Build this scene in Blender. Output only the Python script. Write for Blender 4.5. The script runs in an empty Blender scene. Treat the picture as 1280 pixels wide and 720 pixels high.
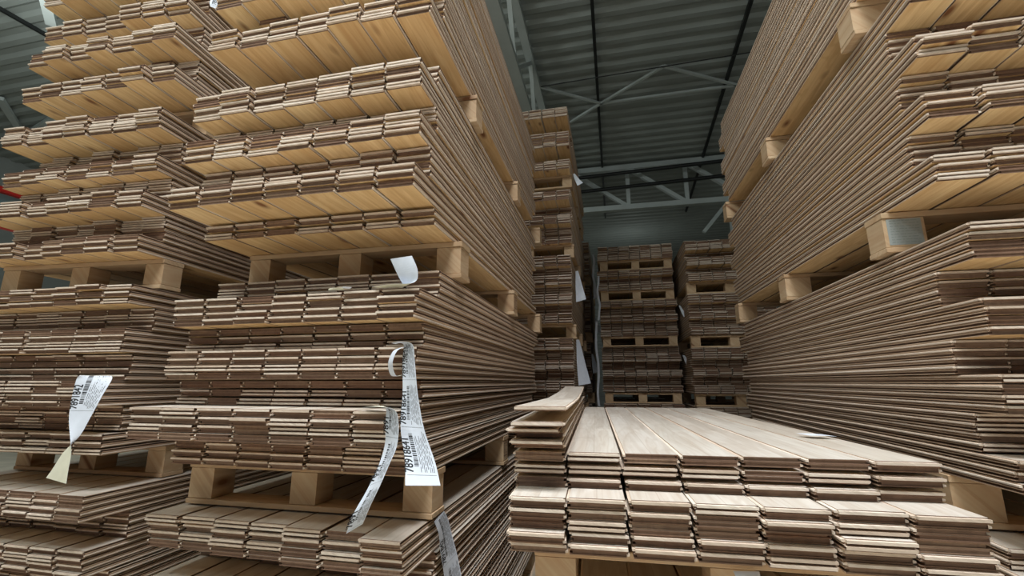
import bpy, math, random
import numpy as np
from mathutils import Vector, Matrix

# ------------------------------------------------------------------ basics
H = 1.30                     # camera height above the floor; every z below is given relative to the lens, then +H
W, T, L, PITCH = 0.1275, 0.0115, 2.2, 0.140
SC = bpy.context.scene
COL = SC.collection


def link(o, parent=None):
    COL.objects.link(o)
    if parent is not None:
        o.parent = parent
    return o


def tag(o, label=None, cat=None, group=None, kind=None):
    if label: o['label'] = label
    if cat: o['category'] = cat
    if group: o['group'] = group
    if kind: o['kind'] = kind
    return o


# ------------------------------------------------------------------ materials
def new_mat(name):
    m = bpy.data.materials.new(name)
    m.use_nodes = True
    nt = m.node_tree
    nt.nodes.clear()
    out = nt.nodes.new('ShaderNodeOutputMaterial')
    b = nt.nodes.new('ShaderNodeBsdfPrincipled')
    nt.links.new(b.outputs[0], out.inputs[0])
    return m, nt, b


def N(nt, t, **kw):
    n = nt.nodes.new(t)
    for k, v in kw.items():
        if k.startswith('i_'):
            n.inputs[int(k[2:]) if k[2:].isdigit() else k[2:].replace('_', ' ')].default_value = v
        else:
            setattr(n, k, v)
    return n


def rnd_value(nt):
    """a value in 0..1 that differs from board to board"""
    g = N(nt, 'ShaderNodeNewGeometry')
    oi = N(nt, 'ShaderNodeObjectInfo')
    a = N(nt, 'ShaderNodeMath', operation='ADD')
    nt.links.new(g.outputs['Random Per Island'], a.inputs[0])
    nt.links.new(oi.outputs['Random'], a.inputs[1])
    f = N(nt, 'ShaderNodeMath', operation='FRACT')
    nt.links.new(a.outputs[0], f.inputs[0])
    return f.outputs[0]


def ramp(nt, src, stops, interp='LINEAR'):
    r = N(nt, 'ShaderNodeValToRGB')
    cr = r.color_ramp
    cr.interpolation = interp
    while len(cr.elements) < len(stops):
        cr.elements.new(0.5)
    for e, (p, c) in zip(cr.elements, stops):
        e.position = p
        e.color = (c[0], c[1], c[2], 1)
    nt.links.new(src, r.inputs[0])
    return r.outputs[0]


def mix(nt, fac, a, b, mode='MIX'):
    m = N(nt, 'ShaderNodeMix', data_type='RGBA', blend_type=mode)
    for s, v in ((m.inputs[0], fac), (m.inputs[6], a), (m.inputs[7], b)):
        if hasattr(v, 'is_linked'):
            nt.links.new(v, s)
        elif isinstance(v, (int, float)):
            s.default_value = v
        else:
            s.default_value = (v[0], v[1], v[2], 1)
    return m.outputs[2]


def wood(name, tones, grain_dark, grain_amt=0.35, rough=0.6, knots=None, strips=False, streak=(40, 2.2), spec=0.35, bump=0.0):
    m, nt, b = new_mat(name)
    uv = N(nt, 'ShaderNodeUVMap')
    r = rnd_value(nt)
    off = N(nt, 'ShaderNodeMath', operation='MULTIPLY', i_1=97.0)
    nt.links.new(r, off.inputs[0])
    comb = N(nt, 'ShaderNodeCombineXYZ')
    nt.links.new(off.outputs[0], comb.inputs[2])
    nt.links.new(off.outputs[0], comb.inputs[1])
    add = N(nt, 'ShaderNodeVectorMath', operation='ADD')
    nt.links.new(uv.outputs[0], add.inputs[0])
    nt.links.new(comb.outputs[0], add.inputs[1])
    base = ramp(nt, r, [(i / max(1, len(tones) - 1), t) for i, t in enumerate(tones)])
    # long grain
    mp = N(nt, 'ShaderNodeMapping')
    mp.inputs['Scale'].default_value = (streak[0], streak[1], 1)
    nt.links.new(add.outputs[0], mp.inputs[0])
    no = N(nt, 'ShaderNodeTexNoise', i_Scale=1.0, i_Detail=4.0, i_Roughness=0.6, i_Distortion=0.8)
    nt.links.new(mp.outputs[0], no.inputs[0])
    g = ramp(nt, no.outputs[0], [(0.35, (0, 0, 0)), (0.68, (1, 1, 1))])
    gm = N(nt, 'ShaderNodeMath', operation='MULTIPLY', i_1=grain_amt)
    nt.links.new(g, gm.inputs[0])
    col = mix(nt, gm.outputs[0], base, grain_dark)
    # broad flame figure
    mp2 = N(nt, 'ShaderNodeMapping')
    mp2.inputs['Scale'].default_value = (9, 0.9, 1)
    nt.links.new(add.outputs[0], mp2.inputs[0])
    no2 = N(nt, 'ShaderNodeTexNoise', i_Scale=1.0, i_Detail=2.0, i_Distortion=1.5)
    nt.links.new(mp2.outputs[0], no2.inputs[0])
    wv = N(nt, 'ShaderNodeMath', operation='MULTIPLY', i_1=38.0)
    nt.links.new(no2.outputs[0], wv.inputs[0])
    sn = N(nt, 'ShaderNodeMath', operation='SINE')
    nt.links.new(wv.outputs[0], sn.inputs[0])
    s2 = ramp(nt, sn.outputs[0], [(0.2, (0, 0, 0)), (1.0, (1, 1, 1))])
    sm = N(nt, 'ShaderNodeMath', operation='MULTIPLY', i_1=grain_amt * 0.45)
    nt.links.new(s2, sm.inputs[0])
    col = mix(nt, sm.outputs[0], col, grain_dark)
    if strips:
        # two or three lamellas side by side, butt joints along the length
        mp3 = N(nt, 'ShaderNodeMapping')
        mp3.inputs['Scale'].default_value = (1, 1, 1)
        mp3.inputs['Rotation'].default_value = (0, 0, math.pi / 2)
        nt.links.new(uv.outputs[0], mp3.inputs[0])
        br = N(nt, 'ShaderNodeTexBrick', offset=0.37)
        br.inputs['Scale'].default_value = 1
        br.inputs['Brick Width'].default_value = 0.62
        br.inputs['Row Height'].default_value = W / 2
        br.inputs['Mortar Size'].default_value = 0.0006
        br.inputs['Color1'].default_value = (1, 1, 1, 1)
        br.inputs['Color2'].default_value = (0.82, 0.80, 0.78, 1)
        br.inputs['Mortar'].default_value = (0.62, 0.55, 0.48, 1)
        nt.links.new(mp3.outputs[0], br.inputs[0])
        col = mix(nt, 0.8, col, br.outputs[0], 'MULTIPLY')
    if knots:
        mp4 = N(nt, 'ShaderNodeMapping')
        mp4.inputs['Scale'].default_value = (8.5, 3.6, 1)
        nt.links.new(add.outputs[0], mp4.inputs[0])
        vo = N(nt, 'ShaderNodeTexVoronoi', voronoi_dimensions='3D', i_Scale=1.0)
        nt.links.new(mp4.outputs[0], vo.inputs[0])
        k = ramp(nt, vo.outputs['Distance'], [(0.06, (1, 1, 1)), (0.12, (0.5, 0.5, 0.5)), (0.2, (0, 0, 0))])
        col = mix(nt, k, col, knots)
    nt.links.new(col, b.inputs['Base Color'])
    b.inputs['Roughness'].default_value = rough
    b.inputs['Specular IOR Level'].default_value = spec
    if bump:
        bp = N(nt, 'ShaderNodeBump', i_Strength=bump, i_Distance=0.001)
        nt.links.new(no.outputs[0], bp.inputs['Height'])
        nt.links.new(bp.outputs[0], b.inputs['Normal'])
    return m


M_FACE = wood('oak_wear_face', [(.60, .545, .47), (.68, .64, .58), (.62, .56, .49), (.70, .66, .61)], (.40, .31, .23), .5,
              rough=.38, strips=True, spec=.5)
M_BACK = wood('pine_backing', [(.76, .52, .26), (.84, .62, .34), (.68, .46, .23), (.80, .56, .29)], (.46, .22, .07), .5,
              rough=.6, knots=(.22, .09, .035))
M_CORE = wood('cross_cut_core_groove_shade', [(.20, .115, .075), (.27, .165, .11), (.17, .10, .066), (.33, .22, .15), (.20, .125, .085), (.25, .14, .09)],
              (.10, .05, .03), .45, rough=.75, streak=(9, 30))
M_LONG = wood('long_edge_core', [(.52, .37, .26), (.66, .50, .37), (.56, .40, .28), (.72, .56, .42)], (.26, .14, .08), .45,
              rough=.7, streak=(60, 5))
M_LIP = wood('tongue_spruce', [(.66, .54, .44), (.80, .70, .60), (.58, .46, .36), (.76, .64, .53)], (.30, .22, .15), .35, rough=.65)
M_PAL = wood('pallet_pine', [(.52, .38, .24), (.60, .45, .29), (.46, .33, .20)], (.38, .21, .10), .5, rough=.7,
             knots=(.2, .09, .04), streak=(25, 3))


def plain(name, col, rough=.6, metal=0.0, spec=.4, noise=None):
    m, nt, b = new_mat(name)
    if noise:
        tc = N(nt, 'ShaderNodeTexCoord')
        no = N(nt, 'ShaderNodeTexNoise', i_Scale=noise[0], i_Detail=4.0)
        nt.links.new(tc.outputs['Object'], no.inputs[0])
        c = ramp(nt, no.outputs[0], [(0.3, [x * (1 - noise[1]) for x in col]), (0.7, [x * (1 + noise[1]) for x in col])])
        nt.links.new(c, b.inputs['Base Color'])
    else:
        b.inputs['Base Color'].default_value = (*col, 1)
    b.inputs['Roughness'].default_value = rough
    b.inputs['Metallic'].default_value = metal
    b.inputs['Specular IOR Level'].default_value = spec
    return m


M_PAPER = plain('label_paper', (.60, .64, .71), .7, noise=(30, .05))
M_PAPERBACK = plain('label_backing_paper', (.62, .60, .47), .75, noise=(30, .06))
M_INK = plain('black_ink', (.015, .015, .018), .7)
M_ROOF = plain('coated_roof_sheet', (.27, .30, .285), .6, .0, noise=(1.2, .06))
M_STEEL = plain('grey_painted_steel', (.46, .51, .50), .5, .1, noise=(3, .08))
M_BLACK = plain('black_conduit', (.012, .014, .014), .5)
M_WALL = plain('wall_panel', (.24, .26, .25), .6, noise=(2, .06))
M_FLOOR = plain('concrete_floor', (.62, .56, .46), .75, noise=(2.5, .15))
M_RED = plain('red_paint', (.45, .02, .015), .45)
M_BLUE = plain('pale_blue_paint', (.22, .40, .47), .5)
M_STAMP = plain('stamp_ink', (.10, .05, .03), .8)
M_FILM = plain('stretch_film', (.75, .80, .84), .25, spec=.8)


# ------------------------------------------------------------------ one plank as a numpy mesh
def plank_template(flip, lip, bend=None):
    """body with a tongue on one long edge and a groove on the other; end tongue or end groove at the front.
    Returns verts, faces, material index per face, uv per loop."""
    a, b = T * .24, T * .78
    if lip:
        a, b = T * .34, T * .86
    V, F, MI = [], [], []
    tg = .0065
    lo, hi = 0.0, W

    def v(x, y, z):
        V.append((x, y, z))
        return len(V) - 1
    zs = (0, a, b, T)
    ys = [0.0] + ([L * k / 10 for k in range(1, 10)] if bend else []) + [L]
    rows = []
    for y in ys:
        left = [v(lo, y, z) for z in zs]
        right = [v(hi, y, z) for z in zs]
        gl = (v(lo + tg, y, a), v(lo + tg, y, b))
        tr = (v(hi + tg, y, a + .0008), v(hi + tg, y, b - .0014))
        rows.append((left, right, gl, tr))

    def f(idx, mi):
        F.append(tuple(idx)); MI.append(mi)
    for (l0, r0, g0, t0), (l1, r1, g1, t1) in zip(rows[:-1], rows[1:]):
        f((l0[0], l1[0], r1[0], r0[0]), 1)                      # underside: pine backing
        f((l0[3], r0[3], r1[3], l1[3]), 0)                      # wear face
        f((l0[1], l1[1], l1[0], l0[0]), 3)
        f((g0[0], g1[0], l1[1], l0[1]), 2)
        f((g0[1], g1[1], g1[0], g0[0]), 2)  # long groove gets the dark core colour, its shade painted in
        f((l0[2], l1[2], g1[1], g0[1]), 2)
        f((l0[3], l1[3], l1[2], l0[2]), 3)
        f((r0[0], r1[0], r1[1], r0[1]), 3)
        f((r0[1], r1[1], t1[0], t0[0]), 4)
        f((t0[0], t1[0], t1[1], t0[1]), 4)
        f((t0[1], t1[1], r1[2], r0[2]), 4)
        f((r0[2], r1[2], r1[3], r0[3]), 3)
    for (left, right, gl, tr), s in ((rows[0], 1), (rows[-1], -1)):
        def e(idx, mi, s=s):
            f(idx if s == 1 else idx[::-1], mi)
        y = 0.0 if s == 1 else L
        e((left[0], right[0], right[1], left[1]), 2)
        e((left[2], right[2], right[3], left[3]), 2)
        e((right[1], tr[0], tr[1], right[2]), 4)
        if s == 1:
            d = -.0085 if lip else .0022
            m = 4 if lip else 2
            p = [v(lo + (tg if not lip else 0), d, a), v(hi, d, a), v(hi, d, b), v(lo + (tg if not lip else 0), d, b)]
            # the end tongue (or groove) shares the end's edge loop
            e((left[1], right[1], p[1], p[0]), m)
            e((p[0], p[1], p[2], p[3]), m)
            e((p[3], p[2], right[2], left[2]), m)
            e((right[1], right[2], p[2], p[1]), m)
            e((gl[0], left[1], p[0]), m) if lip else e((gl[0], p[0], left[1]), m)
            e((gl[1], p[3], left[2]), m) if lip else e((left[2], p[3], gl[1]), m)
            e((gl[0], p[0], p[3], gl[1]), m)
        else:
            e((gl[0], right[1], right[2], gl[1]), 2)
            e((left[1], gl[0], gl[0], left[1])[:3] if False else (left[1], right[1], gl[0]), 2)
            e((gl[1], right[2], left[2]), 2)
    V = np.array(V, dtype=float)
    if bend is not None:
        V[:, 2] += bend(V[:, 1])
    if flip:
        V[:, 0] = W - V[:, 0]
        F = [q[::-1] for q in F]
    return V, F, MI


TEMPL = {(fl, lp): plank_template(fl, lp) for fl in (0, 1) for lp in (0, 1)}
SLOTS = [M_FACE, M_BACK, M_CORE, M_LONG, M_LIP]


def uv_for(V, F, MI):
    out = []
    for q, mi in zip(F, MI):
        for i in q:
            x, y, z = V[i]
            if mi == 2:
                out.append((x, z * 2))
            elif mi >= 3:
                out.append((z * 2 + x, y))
            else:
                out.append((x, y))
    return out


def mesh_from(name, V, F, MI, UV, mats):
    me = bpy.data.meshes.new(name)
    me.from_pydata([tuple(p) for p in V], [], F)
    for m in mats:
        me.materials.append(m)
    me.polygons.foreach_set('material_index', MI)
    lay = me.uv_layers.new(name='UVMap')
    lay.data.foreach_set('uv', np.array(UV, dtype=np.float32).ravel())
    me.update()
    return me


TMESH = {k: mesh_from('plank', V, F, MI, uv_for(V, F, MI), SLOTS) for k, (V, F, MI) in TEMPL.items()}

# ------------------------------------------------------------------ stack data
# every load: name, x of its left side, columns, rotation deg, z bottom, [(z top, front y, 1 sticks out / 0 set back)], skew, lip chance
# z relative to the lens; +H later
rng = random.Random(7)
LOADS = []
PALLETS = []


def load(key, place, x0, n, rot, z0, groups, skew=0.0, jit=.004, lip=.9):
    LOADS.append(dict(key=key, place=place, x0=x0, n=n, rot=rot, z0=z0, groups=groups, skew=skew, jit=jit, lip=lip))


def pallet(label, x0, x1, y0, y1, z0, h, rot=0.0, bw=.105, stamp=None):
    PALLETS.append((label, x0, x1, y0, y1, z0, h, rot, bw, stamp))


def cycle(z0, z1, yout, yin, first=1, ph=.098, rh=.098, jy=.0, seed=1):
    """alternating bundles from z0 up to z1"""
    r = random.Random(seed)
    g, z, k = [], z0, first
    while z < z1 - .02:
        nz = z + (ph if k else rh)
        if z1 - nz < .045:
            nz = z1
        g.append((nz, (yout if k else yin) + r.uniform(-jy, jy), k))
        z, k = nz, 1 - k
    return g


ZF = -H                        # floor
PH = .145                      # pallet height
AX = -1.565                    # left side of the centre-left stack (right side at -0.585)
load('A0', 'bottom load, centre-left stack', AX, 7, 0, ZF + PH,
     cycle(ZF + PH, -.744, 1.30, 1.48, 1, jy=.03, seed=3) + [(-.642, 1.27, 1), (-.540, 1.50, 0), (-.434, 1.285, 1)], skew=.085)
pallet('pallet on the lowest planks of the centre-left stack, label strips hanging before it', AX + .02, -.585, 1.465, 3.55, -.432, .147, stamp=True)
load('A1', 'middle load, centre-left stack', AX, 7, 0, -.284,
     [(-.180, 1.375, 0), (-.077, 1.205, 1), (.010, 1.36, 0), (.112, 1.30, 1), (.198, 1.37, 0), (.298, 1.305, 1), (.398, 1.475, 0)],
     skew=.03)
pallet('pallet at eye level in the centre-left stack, above the white paper tag', AX + .02, -.560, 1.62, 3.70, .40, .150, stamp=True)
load('A2', 'upper load, centre-left stack', AX, 7, 0, .551,
     [(.622, 1.415, 0), (.705, 1.24, 1), (.820, 1.36, 0), (.912, 1.275, 1), (1.004, 1.39, 0), (1.105, 1.275, 1), (1.186, 1.40, 0)], skew=.0)
pallet('highest pallet in the centre-left stack, its corner block showing on the aisle side', AX + .02, -.565, 1.80, 3.80, 1.188, .142)
load('A3', 'topmost load, centre-left stack', AX, 7, 0, 1.332,
     [(1.42, 1.31, 1), (1.53, 1.42, 0)] + cycle(1.53, 2.07, 1.30, 1.44, 1, ph=.092, rh=.108, jy=.015, seed=5))

BX = -3.0
load('B0', 'bottom load, far-left stack', BX, 7, 0, ZF + PH,
     cycle(ZF + PH, -.744, 1.46, 1.60, 1, jy=.03, seed=8) + [(-.640, 1.50, 1), (-.530, 1.66, 0), (-.432, 1.465, 1)], skew=.03)
pallet('pallet on the lowest planks of the far-left stack behind the twisted label strip', BX + .03, -2.05, 1.80, 3.72, -.430, .140)
load('B1', 'middle load, far-left stack', BX, 7, 3, -.290,
     [(-.200, 1.50, 1), (-.095, 1.56, 0), (.010, 1.40, 1), (.125, 1.56, 0), (.232, 1.505, 1), (.335, 1.62, 0), (.430, 1.50, 1)], skew=.055, lip=.7)
pallet('pallet at eye level in the far-left stack, pale block at its corner', BX + .02, -2.04, 1.64, 3.75, .430, .142, rot=3)
load('B2', 'upper load, far-left stack', BX - .005, 7, 3, .572,
     [(.655, 1.50, 1), (.775, 1.62, 0), (.858, 1.475, 1), (.970, 1.62, 0), (1.060, 1.52, 1), (1.178, 1.64, 0), (1.280, 1.49, 1)], skew=.055, lip=.65)
pallet('highest pallet in the far-left stack between two overhanging bundles', BX + .02, -2.04, 1.75, 3.85, 1.283, .150, rot=3)
load('B3', 'topmost load, far-left stack', BX, 7, 3, 1.450,
     [(1.530, 1.50, 1), (1.655, 1.63, 0), (1.745, 1.505, 1), (1.85, 1.64, 0), (1.94, 1.53, 1), (2.05, 1.64, 0), (2.14, 1.5, 1)], skew=.055, lip=.65)

RX = .97
load('R0', 'bottom load, right-hand stack', RX, 7, 0, ZF + PH,
     cycle(ZF + PH, -.415, 1.38, 1.52, 1, jy=.03, seed=11), lip=.8)
pallet('pallet low in the right-hand stack beside the waist-high planks', RX - .012, 1.93, 1.66, 3.75, -.413, .145, bw=.13)
load('R1', 'middle load, right-hand stack', RX, 7, 0, -.268,
     [(-.185, 1.43, 1), (-.080, 1.53, 0), (.024, 1.41, 1), (.122, 1.565, 0), (.226, 1.42, 1), (.330, 1.58, 0), (.438, 1.425, 1)], lip=.6)
pallet('pallet at eye level in the right-hand stack, grey sticker on its near block', RX - .02, 1.93, 1.74, 3.72, .440, .146, bw=.13, stamp='sticker')
load('R2', 'upper load, right-hand stack', RX, 7, 0, .588,
     [(.678, 1.48, 1), (.785, 1.575, 0), (.877, 1.462, 1), (.985, 1.575, 0), (1.072, 1.462, 1), (1.18, 1.575, 0), (1.268, 1.455, 1)], lip=.75)
pallet('highest pallet in the right-hand stack, near block cut by the top edge', RX - .03, 1.93, 1.68, 3.74, 1.270, .138, bw=.13)
load('R3', 'topmost load, right-hand stack', RX, 7, 0, 1.410,
     cycle(1.41, 2.095, 1.46, 1.57, 1, jy=.015, seed=13))

TX = -.262
load('T0', 'load under middle waist-high planks', TX, 7, 2.1, ZF + PH,
     cycle(ZF + PH, -.535, 1.30, 1.42, 1, jy=.02, seed=17))
pallet('pallet under the waist-high planks in the middle foreground', TX + .06, .69, 1.20, 3.30, -.533, .148, rot=2.1, bw=.10)
load('T1', 'waist-high load in middle', TX, 7, 2.1, -.384,
     [(-.262, 1.155, 1), (-.168, 1.250, 0)], skew=.0, jit=.006, lip=.8)

load('D1', 'tall stack behind the centre-left one', -1.335, 7, 0, ZF + PH, cycle(ZF + PH, -.42, 4.4, 4.52, 1, seed=21))
load('D1', 'tall stack behind the centre-left one', -1.335, 7, 0, -.275, cycle(-.275, .43, 4.4, 4.52, 1, seed=22))
load('D1', 'tall stack behind the centre-left one', -1.335, 7, 0, .575, cycle(.575, 1.28, 4.42, 4.52, 1, seed=23))
load('D1', 'tall stack behind the centre-left one', -1.325, 7, 0, 1.425, [(1.60, 4.50, 0), (1.70, 4.38, 1), (1.86, 4.60, 0), (1.96, 4.37, 1), (2.07, 4.60, 0)])
load('D1', 'tall stack behind the centre-left one', -1.315, 7, 0, 2.215, [(2.32, 4.40, 1), (2.46, 4.72, 0), (2.63, 4.36, 1), (2.79, 4.74, 0), (2.90, 4.33, 1)])
for z, w in ((-.42, 'second lowest'), (.43, 'middle'), (1.28, 'second highest'), (2.07, 'highest')):
    pallet('%s pallet in the tall stack just behind the centre-left one' % w, -1.30, -.335, 4.55, 6.5, z, .145)
load('D2', 'stack deep in the aisle on the left', -1.28, 7, 0, ZF + PH, cycle(ZF + PH, -.30, 6.9, 7.0, 1, seed=31))
load('D2', 'stack deep in the aisle on the left', -1.27, 7, 0, -.155, cycle(-.155, .60, 6.9, 7.0, 1, seed=32))
load('D2', 'stack deep in the aisle on the left', -1.26, 7, 0, .745, cycle(.745, 1.50, 6.9, 7.0, 1, seed=33))
load('D2', 'stack deep in the aisle on the left', -1.25, 7, 0, 1.645, cycle(1.645, 2.18, 6.9, 7.0, 1, seed=34))
for z, w in ((-.30, 'lowest visible'), (.60, 'middle'), (1.50, 'highest')):
    pallet('%s pallet in the deep left stack, right after the tall one' % w, -1.24, -.27, 7.0, 9.0, z, .145)
EX = -.125
load('E', 'stack closing the aisle', EX, 7, 0, ZF + PH, cycle(ZF + PH, -.26, 6.0, 6.10, 1, seed=41))
load('E', 'stack closing the aisle', EX, 7, 0, -.12, cycle(-.12, .455, 6.0, 6.12, 1, ph=.09, rh=.10, seed=42))
load('E', 'stack closing the aisle', EX + .0, 7, 0, .585, cycle(.585, 1.06, 6.02, 6.13, 1, ph=.09, rh=.105, seed=43))
load('E', 'stack closing the aisle', EX - .01, 7, 0, 1.19, cycle(1.19, 1.475, 6.0, 6.12, 1, ph=.09, rh=.10, seed=44))
load('E', 'stack closing the aisle', EX, 7, 0, 1.605, cycle(1.605, 1.83, 6.0, 6.10, 1, seed=45))
for z, w in ((-.26, 'lowest visible'), (.455, 'second'), (1.06, 'third'), (1.475, 'topmost')):
    pallet('%s pallet in the stack closing off the aisle' % w, EX + .02, .83, 6.03, 8.0, z, .13)
FX = .925
load('F', 'back right stack', FX, 7, 0, ZF + PH, cycle(ZF + PH, -.27, 5.55, 5.65, 1, seed=51))
load('F', 'back right stack', FX - .02, 7, 0, -.13, cycle(-.13, .395, 5.55, 5.65, 1, seed=52))
load('F', 'back right stack', FX - .01, 7, 0, .54, cycle(.54, 1.03, 5.55, 5.66, 1, ph=.09, seed=53))
load('F', 'back right stack', FX, 7, 0, 1.17, cycle(1.17, 1.72, 5.50, 5.66, 1, ph=.10, rh=.09, seed=54))
for z, w in ((-.27, 'lowest visible'), (.395, 'middle'), (1.03, 'highest')):
    pallet('%s pallet in the back right stack beside the aisle end' % w, FX - .01, 1.87, 5.58, 7.6, z, .14)

# ------------------------------------------------------------------ lay every plank
REC = []        # (origin x,y,z, rot, template key, load, row from bottom, col, out)


def lay_load(li, ld):
    r = random.Random(1000 + li)
    z, row = ld['z0'], 0
    rot = math.radians(ld['rot'])
    cx, cy = ld['x0'] + ld['n'] * PITCH, ld['groups'][-1][1]       # pivot: the front right corner
    far = ld['key'][0] in 'DEF'
    for (z1, yf, out) in ld['groups']:
        n = 2 * max(1, round((z1 - z) / .0266))
        while (z1 - z) / n < .0119 and n > 2:
            n -= 2
        p = (z1 - z) / n
        gx = r.uniform(-.006, .006)
        amp = {'B1': .008, 'B2': .022, 'B3': .024, 'A2': .012, 'A3': .016, 'R2': .012, 'R3': .014, 'R1': .008, 'A0': .008, 'B0': .008, 'T1': .010}.get(ld['key'], .005)
        cofs = [r.uniform(-amp, amp) for _ in range(ld['n'])]
        pair = 0
        for k in range(n):
            if k % 2 == 0:                     # planks lie in pairs, face to face; each pair shifts a little as one
                pair = r.uniform(-1, 1)
                big = [r.uniform(-.6, .6) * ld['jit'] * 2 + (r.uniform(-.022, .010) if r.random() < .10 else 0) for _ in range(ld['n'])]
                bx = [r.uniform(-.003, .003) for _ in range(ld['n'])]
                side = r.uniform(-.003, .003)
                style = r.choices((0, 1, 2), (.64, .14, .22))[0]
                styles = [style if r.random() < .72 else r.choice((0, 1, 2)) for _ in range(ld['n'])]
            fl = k % 2
            for c in range(ld['n']):
                st = styles[c]
                lp = 1 if (st == 1 or (st == 0 and fl == 1)) else 0
                x = ld['x0'] + c * PITCH + gx + side + bx[c] + (.003 if fl else -.0005)
                y = yf + pair * .004 + big[c] + cofs[c] + r.uniform(-.001, .001)
                y += ld['skew'] * (cx - x)
                zz = z + (k - fl) * p + fl * (T + .0002) + H
                if ld['rot']:
                    dx, dy = x - cx, y - cy
                    x, y = cx + dx * math.cos(rot) - dy * math.sin(rot), cy + dx * math.sin(rot) + dy * math.cos(rot)
                REC.append((x, y, zz, rot, (fl, lp), li, row, c, out))
            row += 1
        z = z1
    ld['rows'] = row


for li, ld in enumerate(LOADS):
    lay_load(li, ld)

SEL = [273,274,275,335,349,356,363,370,377,384,385,386,387,388,389,390,391,461,475,489,496,503,517,531,552,566,580,594,622,629,636,643,650,657,671,678,685,692,699,756,757,758,759,760,761,762,776,784,785,786,787,788,789,790,797,804,811,818,825,832,860,874,882,883,884,885,886,887,888,902,916,930,966,967,968,969,970,971,972,1014,1056,1064,1065,1066,1067,1068,1069,1070,1098,1112,1162,1163,1164,1266,1665,1705,1706,1707,1770,1777,1791,1817,1818,1819,2186,2187,2188,2189,2190,2204,2301,2302,2492,2494,2495,2496,2497,2498,2548,2549,2550,2551,2552,2553,2554,2661,2663,2665,2666,2857,3311,3325,3332,3339,3346,3353,3360,3367,3374,3381,3388,3395,3402,3409,3416,3423,3430,3437,3444,3451,3458,3465,3472,3479,3486,3493,3500,3507,3514,3521,3528,3535,3542,3549,3556,3563,3570,3577,3584,3591,3598,3605,3612,3619,3626,3633,3640,3647,3654,3661,3668,3675,3682,3689,3696,3697,3698,3703,3710,3717,3724,3731,3738,3745,3752,3759,3766,3773,3780,3787,3794,3795,3801,3808,3815,3822,3829,3836,3843,3850,3857,3864,3871,3878,3885,3892,3893,3899,3906,3913,3920,3927,3934,3941,3948,3955,3962,3969,3976,3983,3990,3991,3992,3997,4004,4011,4018,4025,4032,4768,4769,4778,4779,4782,4783,4785,4786,4787,4793,4794,4795,4798,4799,4801,4807,4808,4814,4815,4820,4821,4822,4825,4826,4827,4828,4829,4835,4836,4837,4838,4839,4840,4841,4842,4843,4851,4852,4853,4854,4855,4856,4857,4867,4868,4869,4870,4871,4879,4880,4881,4882,4883,4884,4885]  #SEL#
SELSET = set(SEL or [])

NUM = ['zero', 'first', 'second', 'third', 'fourth', 'fifth', 'sixth', 'seventh', 'eighth']
PROTO = {}
rest_v, rest_f, rest_m, rest_uv = [], [], [], []
vo = 0
for k in TEMPL:
    V, F, MI = TEMPL[k]
    TEMPL[k] = (V, F, MI, uv_for(V, F, MI))
for i, (x, y, z, rot, key, li, row, c, out) in enumerate(REC):
    ld = LOADS[li]
    if i in SELSET:
        if key not in PROTO:
            PROTO[key] = bpy.data.objects.new('plank', TMESH[key])
            o = PROTO[key]
        else:
            o = PROTO[key].copy()
        COL.objects.link(o)
        o.location = (x, y, z)
        o.rotation_euler = (0, 0, rot)
        tag(o, '%s plank, row %d from top, %s from left, %s' % (
            'protruding' if out else 'set-back', ld['rows'] - row, NUM[c + 1], ld['place']),
            'plank', 'planks in the ' + ld['place'].replace(',', ' of the'))
    else:
        V, F, MI, UV = TEMPL[key]
        cs, sn = math.cos(rot), math.sin(rot)
        P = np.empty_like(V)
        P[:, 0] = x + V[:, 0] * cs - V[:, 1] * sn
        P[:, 1] = y + V[:, 0] * sn + V[:, 1] * cs
        P[:, 2] = z + V[:, 2]
        rest_v.append(P)
        rest_f.extend([tuple(j + vo for j in q) for q in F])
        rest_m.extend(MI)
        rest_uv.extend(UV)
        vo += len(V)
me = bpy.data.meshes.new('stacked_planks')
allv = np.concatenate(rest_v)
me.from_pydata(allv.tolist(), [], rest_f)
for m in SLOTS:
    me.materials.append(m)
me.polygons.foreach_set('material_index', rest_m)
lay = me.uv_layers.new(name='UVMap')
lay.data.foreach_set('uv', np.array(rest_uv, dtype=np.float32).ravel())
me.update()
o = link(bpy.data.objects.new('stacked_planks', me))
tag(o, 'all the other parquet planks piled in bundles in every stack', 'planks', kind='stuff')

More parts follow.
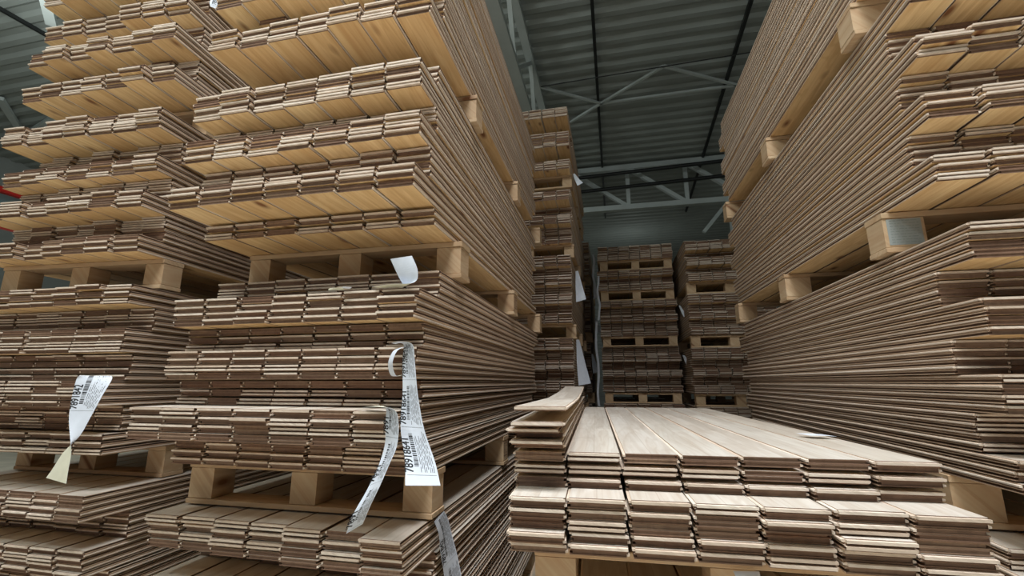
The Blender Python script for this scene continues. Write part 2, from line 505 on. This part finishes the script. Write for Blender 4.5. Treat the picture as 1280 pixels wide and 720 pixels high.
# ------------------------------------------------------------------ generic mesh builder
class MB:
    def __init__(s):
        s.v, s.f, s.mi, s.uv = [], [], [], []

    def box(s, x0, x1, y0, y1, z0, z1, mi=0, bev=0.0, axis='x'):
        b = len(s.v)
        e = bev
        for z, ins in ((z0, e), (z0 + e, 0), (z1 - e, 0), (z1, e)) if e else ((z0, 0), (z1, 0)):
            for (x, y) in ((x0 + ins, y0 + ins), (x1 - ins, y0 + ins), (x1 - ins, y1 - ins), (x0 + ins, y1 - ins)):
                s.v.append((x, y, z))
        n = 4 if e else 2
        fs = [(b + 3, b + 2, b + 1, b)]
        for k in range(n - 1):
            q = b + 4 * k
            for j in range(4):
                fs.append((q + j, q + (j + 1) % 4, q + 4 + (j + 1) % 4, q + 4 + j))
        t = b + 4 * (n - 1)
        fs.append((t, t + 1, t + 2, t + 3))
        for q in fs:
            s.f.append(q); s.mi.append(mi)
            for i in q:
                X, Y, Z = s.v[i]
                s.uv.append((Y + Z, X) if axis == 'x' else (X + Z, Y))

    def bar(s, p, q, w, h, mi=0, up=(0, 0, 1)):
        p, q = Vector(p), Vector(q)
        d = (q - p).normalized()
        u = Vector(up)
        r = d.cross(u)
        if r.length < 1e-4:
            r = d.cross(Vector((1, 0, 0)))
        r.normalize()
        u = r.cross(d)
        b = len(s.v)
        for c in (p, q):
            for (a, e) in ((-1, -1), (1, -1), (1, 1), (-1, 1)):
                s.v.append(tuple(c + r * a * w / 2 + u * e * h / 2))
        fs = [(b, b + 1, b + 2, b + 3), (b + 7, b + 6, b + 5, b + 4)]
        for j in range(4):
            fs.append((b + j, b + 4 + j, b + 4 + (j + 1) % 4, b + (j + 1) % 4))
        for f in fs:
            s.f.append(f); s.mi.append(mi)
            s.uv.extend([(s.v[i][0], s.v[i][1]) for i in f])

    def tube(s, pts, r, n=8, mi=0):
        rings = []
        pts = [Vector(p) for p in pts]
        for i, p in enumerate(pts):
            d = (pts[min(i + 1, len(pts) - 1)] - pts[max(i - 1, 0)]).normalized()
            a = d.cross(Vector((0, 0, 1)))
            if a.length < 1e-3:
                a = Vector((1, 0, 0))
            a.normalize()
            c = a.cross(d)
            b = len(s.v)
            for k in range(n):
                t = 2 * math.pi * k / n
                s.v.append(tuple(p + a * math.cos(t) * r + c * math.sin(t) * r))
            rings.append(b)
        for b0, b1 in zip(rings[:-1], rings[1:]):
            for k in range(n):
                f = (b0 + k, b0 + (k + 1) % n, b1 + (k + 1) % n, b1 + k)
                s.f.append(f); s.mi.append(mi); s.uv.extend([(0, 0)] * 4)
        for f in (tuple(rings[0] + k for k in range(n))[::-1], tuple(rings[-1] + k for k in range(n))):
            s.f.append(f); s.mi.append(mi); s.uv.extend([(0, 0)] * n)

    def build(s, name, mats, parent=None):
        me = bpy.data.meshes.new(name)
        me.from_pydata(s.v, [], s.f)
        for m in (mats if isinstance(mats, (list, tuple)) else [mats]):
            me.materials.append(m)
        me.polygons.foreach_set('material_index', s.mi)
        l = me.uv_layers.new(name='UVMap')
        l.data.foreach_set('uv', np.array(s.uv, dtype=np.float32).ravel())
        me.update()
        return link(bpy.data.objects.new(name, me), parent)


# ------------------------------------------------------------------ pallets
def make_pallet(label, x0, x1, y0, y1, z0, h, rot, bw, stamp):
    root = link(bpy.data.objects.new('pallet', None))
    root.empty_display_size = .2
    root.location = (x1, y0, z0 + H)
    root.rotation_euler = (0, 0, math.radians(rot))
    tag(root, label, 'pallet', 'pallets between the plank loads')
    w, d = x1 - x0, y1 - y0
    tb = .021
    rr = random.Random(int(abs(x0 * 97 + z0 * 331) * 10))
    blk_d = .10
    ys = (0.004, d / 2 - blk_d / 2, d - blk_d)
    xs = (-w, -w / 2 - bw / 2, -bw)
    for y in ys:
        m = MB(); m.box(-w, 0, y - .004, y + blk_d + .004, h - tb, h - .001, bev=.0015); m.build('top_board', M_PAL, root)
        m = MB(); m.box(-w, 0, y - .004, y + blk_d + .004, 0.001, tb - .003, bev=.0015); m.build('bottom_board', M_PAL, root)
    for y in ys:
        for x in xs:
            jx = rr.uniform(-.003, .003)
            m = MB(); m.box(x + .002 + jx, x + bw - .002 + jx, y, y + blk_d, tb - .003, h - tb, bev=.003, axis='y')
            b = m.build('block', M_PAL, root)
            if stamp and x == xs[-1] and y == ys[1]:
                s = MB()                      # burnt-in stamp: a frame with two marks in it, on the aisle side
                X = x + bw - .002 + jx
                a0, a1, c0, c1 = y + .012, y + .088, tb + .022, h - tb - .016
                for (p0, p1, q0, q1) in ((a0, a1, c0, c0 + .003), (a0, a1, c1 - .003, c1), (a0, a0 + .003, c0, c1), (a1 - .003, a1, c0, c1),
                                         ((a0 + a1) / 2 - .002, (a0 + a1) / 2 + .001, c0, c1), (a0 + .010, a0 + .024, (c0 + c1) / 2, (c0 + c1) / 2 + .003),
                                         (a0 + .015, a0 + .018, c0 + .010, c1 - .010), (a1 - .028, a1 - .010, c1 - .018, c1 - .015), (a1 - .028, a1 - .010, c0 + .014, c0 + .017)):
                    s.box(X - .0005, X + .0006, p0, p1, q0, q1)
                s.build('stamp', M_STAMP, b)
            if stamp == 'sticker' and x == xs[0] and y == ys[0]:
                s = MB(); s.box(x + .014, x + bw - .012, y - .0012, y + .0002, tb + .006, h - tb - .004)
                st = s.build('sticker', M_STK, b)
                st['label'] = 'grey-blue printed sticker'
                s = MB()
                for k in range(9):
                    zz = tb + .014 + k * .0098
                    xx = x + .022
                    while xx < x + bw - .024:
                        ln = rr.uniform(.004, .02)
                        s.box(xx, min(xx + ln, x + bw - .02), y - .0018, y - .0011, zz, zz + .0018)
                        xx += ln + .004
                s.build('print', M_STAMP2, st)
    return root


M_STK = plain('weathered_sticker', (.30, .33, .32), .5)
M_STAMP2 = plain('faded_print', (.22, .25, .24), .6)
for p in PALLETS:
    make_pallet(*p)
# floor pallets under the bottom loads (hidden from here, they carry the loads)
for nm, x0, x1, y0, rot in (('centre-left', AX + .02, -.60, 1.5, 0), ('far-left', BX + .02, -2.05, 1.6, 0), ('right-hand', RX + .02, 1.93, 1.6, 0),
                       ('waist-high middle', TX + .03, .70, 1.4, 2.1), ('tall rear left', -1.30, -.37, 4.5, 0), ('deep left', -1.24, -.32, 7.0, 0),
                       ('aisle-closing', EX + .02, .83, 6.1, 0), ('back right', FX + .01, 1.87, 5.65, 0)):
    make_pallet('floor pallet under the bottom planks of the %s stack' % nm, x0, x1, y0, y0 + 2.0, ZF, PH - .001, rot, .12, None)

# ------------------------------------------------------------------ column of extra planks on the middle stack, the top one bowed
def tshift(x, y):
    r = math.radians(2.1)
    cx, cy = TX + 7 * PITCH, 1.25
    dx, dy = x - cx, y - cy
    return cx + dx * math.cos(r) - dy * math.sin(r), cy + dx * math.sin(r) + dy * math.cos(r)


extras = [(-.1665, 1.245, 0, 0), (-.1535, 1.195, 1, 1), (-.1375, 1.225, 0, 0), (-.1245, 1.195, 1, 1), (-.1080, 1.180, 0, 1)]
r = random.Random(5)
for k, (z, y, fl, lp) in enumerate(extras):
    o = (PROTO.get((fl, lp)) or PROTO.setdefault((fl, lp), bpy.data.objects.new('plank', TMESH[(fl, lp)])))
    if o.name in COL.objects:
        o = o.copy()
    COL.objects.link(o)
    x, y = tshift(TX + r.uniform(-.006, .006), y)
    o.location = (x, y, z + H)
    o.rotation_euler = (0, 0, math.radians(2.1 + r.uniform(-.25, .25)))
    tag(o, 'loose plank, %s below the bowed one on the left column of the middle stack' % NUM[len(extras) - k], 'plank',
        'extra planks heaped on the left column of the middle stack')
bend = lambda y: np.interp(y, [0, .35, .9, 1.5, 2.2], [.004, .0, -.004, .008, .034])
V, F, MI = plank_template(0, 1, bend)
o = link(bpy.data.objects.new('plank', mesh_from('bowed_plank', V, F, MI, uv_for(V, F, MI), SLOTS)))
x, y = tshift(TX + .012, 1.19)
o.location = (x, y, -.0745 + H)
o.rotation_euler = (0, 0, math.radians(2.4))
tag(o, 'bowed plank curling upwards on top of the left column of the middle stack', 'plank', 'extra planks heaped on the left column of the middle stack')

# ------------------------------------------------------------------ paper labels
def catmull(P, n):
    out = []
    P = [np.array(p, float) for p in P]
    for i in range(len(P) - 1):
        p0, p1, p2, p3 = P[max(i - 1, 0)], P[i], P[i + 1], P[min(i + 2, len(P) - 1)]
        for k in range(n):
            t = k / n
            out.append(.5 * ((2 * p1) + (-p0 + p2) * t + (2 * p0 - 5 * p1 + 4 * p2 - p3) * t * t + (-p0 + 3 * p1 - 3 * p2 + p3) * t ** 3))
    out.append(P[-1])
    return out


class Ribbon:
    """paper strip: centre points and width vectors (left to right as printed)"""
    def __init__(s, keys, n=8):
        C = catmull([k[0] for k in keys], n)
        Wd = catmull([k[1] for k in keys], n)
        s.C, s.W = [np.array(c) + [0, 0, H] for c in C], Wd
        d = [0.0]
        for a, b in zip(s.C[:-1], s.C[1:]):
            d.append(d[-1] + float(np.linalg.norm(b - a)))
        s.D, s.len = d, d[-1]
        s.width = float(np.mean([np.linalg.norm(w) for w in Wd]))

    def at(s, u, t, eps=0.0):
        u = min(max(u, 0), s.len - 1e-6)
        i = max(j for j in range(len(s.D) - 1) if s.D[j] <= u)
        f = (u - s.D[i]) / (s.D[i + 1] - s.D[i])
        c = s.C[i] * (1 - f) + s.C[i + 1] * f
        w = s.W[i] * (1 - f) + s.W[i + 1] * f
        dn = np.cross(s.C[i + 1] - s.C[i], w)
        dn = dn / (np.linalg.norm(dn) + 1e-9)
        return c + w * t + dn * eps

    def sheet(s, name, side=1):
        """two-sided sheet with a real thickness: printed front, cream backing"""
        m = MB()
        n = len(s.C)
        K = 5
        for e in (.00015, -.00015):
            for i in range(n):
                for k in range(K):
                    m.v.append(tuple(s.at(s.D[i], -.5 + k / (K - 1), e * side)))
        N1 = n * K
        for i in range(n - 1):
            for k in range(K - 1):
                a = i * K + k
                q = (a, a + 1, a + K + 1, a + K)
                m.f.append(q if side < 0 else q[::-1]); m.mi.append(0)
                q = (a + N1, a + K + N1, a + K + 1 + N1, a + 1 + N1)
                m.f.append(q if side < 0 else q[::-1]); m.mi.append(1)
        for i in range(n - 1):
            for k in (0, K - 1):
                a = i * K + k
                m.f.append((a, a + K, a + K + N1, a + N1)); m.mi.append(0)
        for k in range(K - 1):
            for a in (k, (n - 1) * K + k):
                m.f.append((a, a + 1, a + 1 + N1, a + N1)); m.mi.append(0)
        m.uv = [(0, 0)] * sum(len(q) for q in m.f)
        return m.build(name, [M_PAPER, M_PAPERBACK])


def text_faces(txt):
    cu = bpy.data.curves.new('tmp', 'FONT')
    cu.body = txt
    cu.resolution_u = 3
    ob = bpy.data.objects.new('tmp', cu)
    COL.objects.link(ob)
    bpy.context.view_layer.update()
    me = bpy.data.meshes.new_from_object(ob.evaluated_get(bpy.context.evaluated_depsgraph_get()))
    v = [(p.co.x, p.co.y) for p in me.vertices]
    f = [tuple(p.vertices) for p in me.polygons]
    bpy.data.objects.remove(ob)
    bpy.data.meshes.remove(me)
    bpy.data.curves.remove(cu)
    return v, f


TXT = {}


def put_text(m, rib, txt, u0, t0, size, side, bold=.0, stretch=1.0):
    """text running against the strip's length (reads bottom to top), baseline at t0 across"""
    if txt not in TXT:
        TXT[txt] = text_faces(txt)
    v, f = TXT[txt]
    for dx, dy in ((0, 0), (bold, 0), (0, bold), (bold, bold)) if bold else ((0, 0),):
        b = len(m.v)
        for k, (x, y) in enumerate(v):
            m.v.append(tuple(rib.at(u0 - (x + dx) * size * stretch, t0 - (y + dy) * size / rib.width, .0006 * side)))
        for q in f:
            m.f.append(tuple(i + b for i in q)); m.mi.append(0); m.uv.extend([(0, 0)] * len(q))


def put_rect(m, rib, u0, u1, t0, t1, side):
    b = len(m.v)
    for (u, t) in ((u0, t0), (u1, t0), (u1, t1), (u0, t1)):
        m.v.append(tuple(rib.at(u, t, .0006 * side)))
    m.f.append((b, b + 1, b + 2, b + 3)); m.mi.append(0); m.uv.extend([(0, 0)] * 4)


def print_label(rib, parent, number, start, end, side, seed, rows=8, period=.165):
    """number along one edge, bar code beside it, rows of fine print"""
    r = random.Random(seed)
    m = MB()
    u = start
    while u + .06 < end:
        e = min(u + period * .94, end - .004)
        if e - u > .1:
            put_text(m, rib, number, e - .004, -.24, .029, side, bold=.03, stretch=.86)
        else:
            put_text(m, rib, number[:4], e - .004, -.24, .029, side, bold=.03, stretch=.86)
        x = u + .012
        while x < e - .02:
            w = r.choice((.0012, .0012, .0024, .0036))
            put_rect(m, rib, x, x + w, -.20, -.05, side)
            x += w + r.choice((.0014, .0022, .003))
        for k in range(rows):
            t = .0 + k * .46 / rows
            x = u + r.uniform(.004, .03)
            while x < e - .015:
                ln = r.uniform(.008, .034)
                put_rect(m, rib, x, min(x + ln, e - .006), t, t + .016, side)
                x += ln + r.uniform(.003, .007)
        put_rect(m, rib, e + .001, e + .0016, -.45, .46, side)
        u += period
    return m.build('print', M_INK, parent)


def label(keys, lab, number=None, side=1, seed=1, n=8, start=.0, end=None, period=.165):
    rib = Ribbon(keys, n)
    o = rib.sheet('paper_label', side)
    tag(o, lab, 'label')
    if number:
        pr_ = print_label(rib, o, number, start, end or rib.len, side, seed, period=period)
        pr_['label'] = 'black printed number %s with bar code' % number
    return o


# long strip over the corner of the centre-left middle load
label([((-.660, 1.285, .118), (.00, -.030, .0)), ((-.625, 1.262, .119), (.02, -.05, .0)), ((-.592, 1.245, .108), (.055, -.060, .0)), ((-.582, 1.232, .060), (.060, -.045, .0)),
       ((-.562, 1.21, -.03), (.062, -.035, .0)), ((-.540, 1.185, -.12), (.080, -.025, .0)), ((-.498, 1.150, -.20), (.088, -.01, .0)), ((-.475, 1.120, -.252), (.094, .0, .004))],
      'long white label strip hanging over the corner of the centre-left stack, number 78918641', '78918641', side=1, seed=2, start=.06, period=.135)
# its folded-back inner loop
label([((-.612, 1.258, .022), (.02, -.03, 0)), ((-.636, 1.250, .020), (.03, -.03, 0)), ((-.645, 1.243, .055), (.03, -.03, 0)), ((-.634, 1.245, .090), (.03, -.03, 0)), ((-.612, 1.243, .102), (.03, -.03, 0))],
      'cream folded loop of backing paper left of the long label strip', side=-1)
# second strip, twisted, reaching the planks below
label([((-.700, 1.215, -.070), (.0, -.03, .0)), ((-.645, 1.195, -.066), (.02, -.05, .0)), ((-.600, 1.172, -.074), (.05, -.045, .0)), ((-.590, 1.165, -.115), (.055, -.03, .0)), ((-.590, 1.165, -.165), (.050, -.03, .0)),
       ((-.602, 1.155, -.215), (.044, -.02, .015)), ((-.625, 1.150, -.270), (.044, -.01, .018)), ((-.652, 1.145, -.325), (.042, .01, .02)), ((-.672, 1.15, -.372), (.034, .02, .02))],
      'twisted label strip slanting down to the lower planks left of the long one', '7891', side=1, seed=5, start=.07, period=.12)
# strip on the right side of the lowest load
label([((-.574, 1.50, -.428), (.0, .085, .01)), ((-.571, 1.535, -.470), (.0, .085, .02)), ((-.568, 1.56, -.53), (.01, .085, .02)), ((-.560, 1.585, -.60), (.02, .08, .02)), ((-.55, 1.61, -.70), (.03, .075, .02)), ((-.54, 1.63, -.80), (.03, .075, .02))],
      'white label strip down the aisle side of the lowest centre-left planks, number 7891842', '7891842', side=1, seed=9, start=.0, period=.19)
# strip on the far-left stack
label([((-1.905, 1.36, .02), (.02, .09, .0)), ((-1.875, 1.325, .024), (.04, .08, .0)), ((-1.853, 1.305, .008), (.095, .05, .0)), ((-1.850, 1.29, -.05), (.095, .03, .0)), ((-1.850, 1.28, -.12), (.070, .02, .0)), ((-1.842, 1.27, -.185), (.020, .015, .0)),
       ((-1.846, 1.26, -.235), (-.048, .01, .0)), ((-1.848, 1.25, -.29), (-.085, .01, -.0)), ((-1.850, 1.245, -.325), (-.108, .01, .012))],
      'white label strip twisting down the front of the far-left stack', '7891842', side=1, seed=12, start=.03, end=.21, period=.17)
# tag standing on the upper ledge of the centre-left middle load
label([((-.735, 1.30, .303), (-.03, -.02, 0)), ((-.68, 1.295, .304), (.0, -.05, .0)), ((-.622, 1.29, .305), (.06, -.05, .0)), ((-.622, 1.28, .340), (.085, -.035, .0)), ((-.650, 1.285, .395), (.085, -.02, .0))],
      'white paper tag standing up on the ledge below the eye-level pallet', '7891', side=-1, seed=14, start=.02, end=.075)
label([((-.885, 1.300, .301), (.06, .0, .0)), ((-.880, 1.295, .308), (.05, -.01, .0)), ((-.825, 1.29, .303), (.02, -.02, .0))],
      'small cream paper corner lying on the ledge left of the standing tag')
# tag between the two left stacks at the top
label([((-1.70, 1.46, 1.86), (.13, .03, .02)), ((-1.70, 1.45, 1.79), (.12, .03, .02)), ((-1.70, 1.44, 1.72), (.115, .03, -.03)), ((-1.70, 1.44, 1.69), (.10, .03, -.04))],
      'white label hanging between the two left stacks at the top edge', '7891', side=1, seed=15, start=.0, end=.17)
# labels in the depth of the aisle
for k, (x, y, z, w, ln, lean, lab) in enumerate((
        (-.315, 4.50, 1.10, .10, .30, .03, 'white label hanging beside the middle of the tall stack behind'),
        (-.330, 4.55, .40, .12, .42, .05, 'white label hanging low on the tall stack behind the centre-left one'),
        (-.315, 4.50, 2.18, .06, .13, .06, 'small white label sticking out near the top of the tall stack behind'),
        (-.225, 6.85, 1.55, .07, .30, .02, 'white label on the side of the deep left stack'),
        (-.225, 6.86, .95, .07, .22, .05, 'white label lower on the deep left stack'),
        (-.285, 6.86, .40, .09, .26, .04, 'white label near the foot of the deep left stack'),
        (.868, 5.98, .95, .05, .16, .07, 'small white label on the right side of the aisle-closing stack'),
        (.872, 5.98, .32, .08, .18, .10, 'white label low on the right side of the aisle-closing stack'))):
    label([((x - .002, y + .0, z + .01), (w * .2, -w * .15, 0)), ((x + .008, y - .02, z), (w * .3, -w * .3, 0)), ((x + .012 + lean * .4, y - .03, z - ln * .5), (w * .7, -w * .4, 0)), ((x + .012 + lean, y - .04, z - ln), (w, -w * .3, .02))], lab, side=1, seed=30 + k)
# pale wrapping strips hanging in the gap left of the aisle-closing stack
for k, (x, y, z0, z1, w, lab) in enumerate(((-.195, 6.3, 1.80, 1.15, .030, 'upper pale strapping strip hanging in the dark gap beside the aisle-closing stack'),
                                       (-.135, 5.97, 1.40, .80, .026, 'pale strapping strip against the left edge of the aisle-closing stack'),
                                       (-.185, 6.1, .80, -.30, .028, 'lower pale strapping strip hanging in the dark gap beside the aisle-closing stack'))):
    kk = [((x + .012 * math.sin(j * 1.7 + k), y, z0 + (z1 - z0) * j / 6), (w, -.01, 0)) for j in range(7)]
    o = Ribbon(kk).sheet('strapping_strip', 1)
    tag(o, lab, 'strap')
# paper on the table planks and under their pallet
label([((.60, 1.70, -.1665), (-.02, .06, .0)), ((.635, 1.695, -.1655), (-.02, .06, .0)), ((.67, 1.69, -.1665), (-.02, .06, .0))], 'small white paper on the top right plank of the middle stack')
label([((.265, 1.165, -.402), (.055, .01, .0)), ((.268, 1.15, -.42), (.045, .01, .0)), ((.270, 1.145, -.438), (.006, .0, .0))], 'grey pointed paper hanging under the planks of the middle stack')

# ------------------------------------------------------------------ the hall
XL, XR, YB, YE, ZC = -16.0, 12.0, -9.0, 26.0, 6.0


def struct(name, mb, mat, lab=None):
    o = mb.build(name, mat)
    tag(o, lab, kind='structure')
    return o


m = MB(); m.box(XL, XR, YB, YE, -.1, 0)
struct('floor', m, M_FLOOR, 'grey concrete warehouse floor')
# trapezoid roof sheet, ribs across the aisle
m = MB()
per, dep = .33, .05
prof = [(0, 0), (.10, 0), (.165, dep), (.265, dep), (.33, 0)]
y = YB
pts = []
while y < YE:
    for (a, b) in prof[:-1]:
        pts.append((y + a, ZC + H + b))
    y += per
pts.append((y, ZC + H))
b = 0
for (yy, zz) in pts:
    m.v.append((XL, yy, zz)); m.v.append((XR, yy, zz))
for i in range(len(pts) - 1):
    m.f.append((2 * i, 2 * i + 2, 2 * i + 3, 2 * i + 1)); m.mi.append(0); m.uv.extend([(0, 0)] * 4)
struct('ceiling', m, M_ROOF, 'grey ribbed steel roof sheet')
# far wall of horizontal ribbed panels
m = MB()
z = 0
pts = []
while z < ZC + H + .2:
    for (a, b) in ((0, 0), (.07, 0), (.09, -.03), (.16, -.03), (.18, 0)):
        pts.append((z + a, YE - 3 + b))
    z += .18
for (zz, yy) in pts:
    m.v.append((XL, yy, zz)); m.v.append((XR, yy, zz))
for i in range(len(pts) - 1):
    m.f.append((2 * i, 2 * i + 1, 2 * i + 3, 2 * i + 2)); m.mi.append(0); m.uv.extend([(0, 0)] * 4)
struct('wall_far', m, M_WALL, 'far wall of ribbed grey panels')
m = MB(); m.box(XL - .2, XL, YB, YE, 0, ZC + H + .1); struct('wall_left', m, M_WALL, 'left wall of the hall')
m = MB(); m.box(XR, XR + .2, YB, YE, 0, ZC + H + .1); struct('wall_right', m, M_WALL, 'right wall of the hall')

# truss across the hall
def truss(name, lab, y, z0, z1, x0, x1, step):
    root = link(bpy.data.objects.new(name, None))
    root.location = (0, y, 0)
    tag(root, lab, 'truss')
    m = MB(); m.bar((x0, 0, z0), (x1, 0, z0), .16, .14); m.build('bottom_chord', M_STEEL, root)
    m = MB(); m.bar((x0, 0, z1), (x1, 0, z1), .16, .14); m.build('top_chord', M_STEEL, root)
    k = 0
    x = x0
    while x + step <= x1 + .01:
        m = MB(); m.bar((x, 0, z0), (x, 0, z1), .10, .10, up=(0, 1, 0)); m.build('upright', M_STEEL, root)
        m = MB(); m.bar((x, 0, z1), (x + step, 0, z0), .10, .12, up=(0, 1, 0)); m.build('diagonal', M_STEEL, root)
        x += step
        k += 1
    return root


truss('roof_truss', 'grey steel truss crossing under the roof at the end of the aisle', 12.0, 4.70 + H, 5.88 + H, -6.96, 8.25, 1.521)
for yy, zz, lab in ((11.6, 5.50, 'upper black pipe running across below the roof before the truss'), (11.9, 5.22, 'lower black pipe running across below the roof before the truss')):
    m = MB(); m.tube([(-1.2, yy, zz + H), (8, yy, zz + H + .25)], .05, 10)
    tag(m.build('pipe', M_BLACK), lab, 'pipe')
for x0, x1, lab in ((-.045, -.01, 'black conduit running along the roof above the middle of the aisle'), (2.47, 2.72, 'black conduit running along the roof near the right-hand stack')):
    m = MB(); m.bar((x0 + (x0 - x1) * 2, -4, ZC + H - .05), (x1 + (x1 - x0) * .35, 16, ZC + H - .05), .055, .07)
    tag(m.build('conduit', M_BLACK), lab, 'conduit')
m = MB(); m.bar((-9.5, 4.2, ZC + H - .035), (-9.0, 9.5, ZC + H - .035), .05, .06)
tag(m.build('conduit', M_BLACK), 'black conduit under the roof at the far left', 'conduit')
# longitudinal truss on the left side of the aisle
root = link(bpy.data.objects.new('side_truss', None))
root.location = (-1.3, 0, 0)
tag(root, 'pale grey truss running along the aisle above the centre-left stack', 'truss')
m = MB(); m.bar((-.05, -2, 5.0 + H), (-.04, 11.9, 5.0 + H), .17, .10); m.build('bottom_chord', M_STEEL, root)
m = MB(); m.bar((.05, -2, 5.93 + H), (.05, 11.9, 5.93 + H), .14, .12); m.build('top_chord', M_STEEL, root)
for k in range(6):
    y = .3 + k * 2.0
    m = MB(); m.bar((-.03, y, 5.03 + H), (.05, y + 1.0, 5.9 + H), .07, .07); m.build('diagonal', M_STEEL, root)
    m = MB(); m.bar((.05, y + 1.0, 5.9 + H), (-.03, y + 2.0, 5.03 + H), .07, .07); m.build('diagonal', M_STEEL, root)
# wind bracing in the roof plane
root = link(bpy.data.objects.new('roof_bracing', None))
root.location = (0, 8.5, ZC + H - .1)
tag(root, 'thin grey crossed bracing bars under the roof sheet', 'bracing')
for (a, b) in (((-1.182, 8.03), (.018, 8.86)), ((-.691, 9.44), (.018, 8.86)), ((.018, 8.86), (1.212, 7.93)), ((1.212, 7.93), (2.717, 8.83)), ((.018, 8.86), (2.717, 8.83))):
    m = MB(); m.bar((a[0], a[1] - 8.5, 0), (b[0], b[1] - 8.5, 0), .05, .045); m.build('bar', M_STEEL, root)
m = MB(); m.tube([(-1.16, 8.0, ZC + H - .12), (4.0, 7.82, ZC + H - .12)], .011, 6)
tag(m.build('cable', M_BLACK), 'thin dark cable across the roof above the bracing', 'cable')
# knee brace at the right column
m = MB()
m.bar((3.2, 12, 4.68 + H), (2.5, 12, 3.85 + H), .09, .09); m.bar((3.2, 12, 4.68 + H), (3.2, 12, 3.3 + H), .09, .09, up=(0, 1, 0))
m.bar((3.2, 12, 4.68 + H), (3.9, 12, 3.85 + H), .09, .09)
tag(m.build('hanger_brace', M_STEEL), 'grey forked brace hanging from the truss above the back right stack', 'brace')
# left roof side bars and the crane beam with red flanges
for a, b, w, lab in (((-12.54, 5.98, 5.95), (-13.9, 7.2, 5.95), .13, 'slanting grey bar under the roof at the left edge'),
                     ((-10.2, 6.2, 5.9), (-13.6, 7.1, 5.9), .10, 'second slanting grey bar under the roof at the left edge'),
                     ((-7.55, 3.7, 5.5), (-8.35, 4.33, 5.5), .13, 'pale grey bar behind the top of the far-left stack')):
    m = MB(); m.bar((a[0], a[1], a[2] + H), (b[0], b[1], b[2] + H), w, .08)
    tag(m.build('roof_bar', M_STEEL), lab, 'bar')
root = link(bpy.data.objects.new('rack_beam', None))
root.location = (-5.0, 0, 0)
tag(root, 'blue rack beam with red flanges at the left edge behind the far-left stack', 'beam')
m = MB(); m.bar((0, .5, 1.585 + H), (0, 7, 1.585 + H), .16, .045); m.build('flange', M_RED, root)
m = MB(); m.bar((0, .5, 1.500 + H), (0, 7, 1.500 + H), .05, .125); m.build('web', M_BLUE, root)
m = MB(); m.bar((0, .5, 1.415 + H), (0, 7, 1.415 + H), .16, .045); m.build('flange', M_RED, root)
for y in (.6, 3.9, 6.9):
    m = MB(); m.bar((-.12, y, 0), (-.12, y, 1.9 + H), .10, .08, up=(0, 1, 0)); m.build('post', M_BLUE, root)
m = MB(); m.bar((.0, .5, 1.30 + H), (0, 7, 1.30 + H), .05, .05); m.build('rail', M_RED, root)

# ------------------------------------------------------------------ light
def area(name, loc, size, power, col, target=None, sy=None, spread=180):
    l = bpy.data.lights.new(name, 'AREA')
    l.shape = 'RECTANGLE'
    l.size, l.size_y = size, sy or size
    l.energy = power
    l.color = col
    l.spread = math.radians(spread)
    o = link(bpy.data.objects.new(name, l))
    o.location = loc
    if target is not None:
        o.rotation_euler = (Vector(target) - Vector(loc)).to_track_quat('-Z', 'Y').to_euler()
    return o


area('daylight_door', (-1.5, -8.0, 1.2), 8, 25, (.90, .95, 1.0), (-.3, 2, 1.8), 2.4)
area('roof_light', (.2, -.35, ZC + H - .3), 2.4, 235, (.95, .98, 1.0), (.2, -.4, 0), 1.5, 112)
for k, (x, y, p) in enumerate(((-1.2, -3.8, 90), (-3.0, -1.6, 300), (-7, 3.0, 230), (-7, 10, 90), (6, 3, 40), (6, 12, 22), (1.0, 18.0, 18))):
    l = bpy.data.lights.new('fill_lamp', 'POINT')  # added fill, out of view: brightens the roof sheet, floor and plank sides
    l.energy = p
    l.shadow_soft_size = .35
    l.color = (.93, 1.0, .97)
    o = link(bpy.data.objects.new('fill_lamp', l))
    o.location = (x, y, 4.4 + H)

w = bpy.data.worlds.new('World')
SC.world = w
w.use_nodes = True
w.node_tree.nodes['Background'].inputs[0].default_value = (.80, .86, .92, 1)
w.node_tree.nodes['Background'].inputs[1].default_value = .07

# ------------------------------------------------------------------ camera
psi, th = math.radians(12.42), math.atan(118 / 560)
cam = bpy.data.cameras.new('Camera')
cam.sensor_width = 36
cam.lens = 36 * 560 / 1280
cam.clip_start = .05
co = link(bpy.data.objects.new('Camera', cam))
co.location = (0, 0, H)
co.rotation_euler = (math.pi / 2 + th, 0, psi)
SC.camera = co
SC.view_settings.view_transform = 'Standard'
SC.view_settings.look = 'None'
SC.view_settings.gamma = 1
SC.view_settings.exposure = 0.2
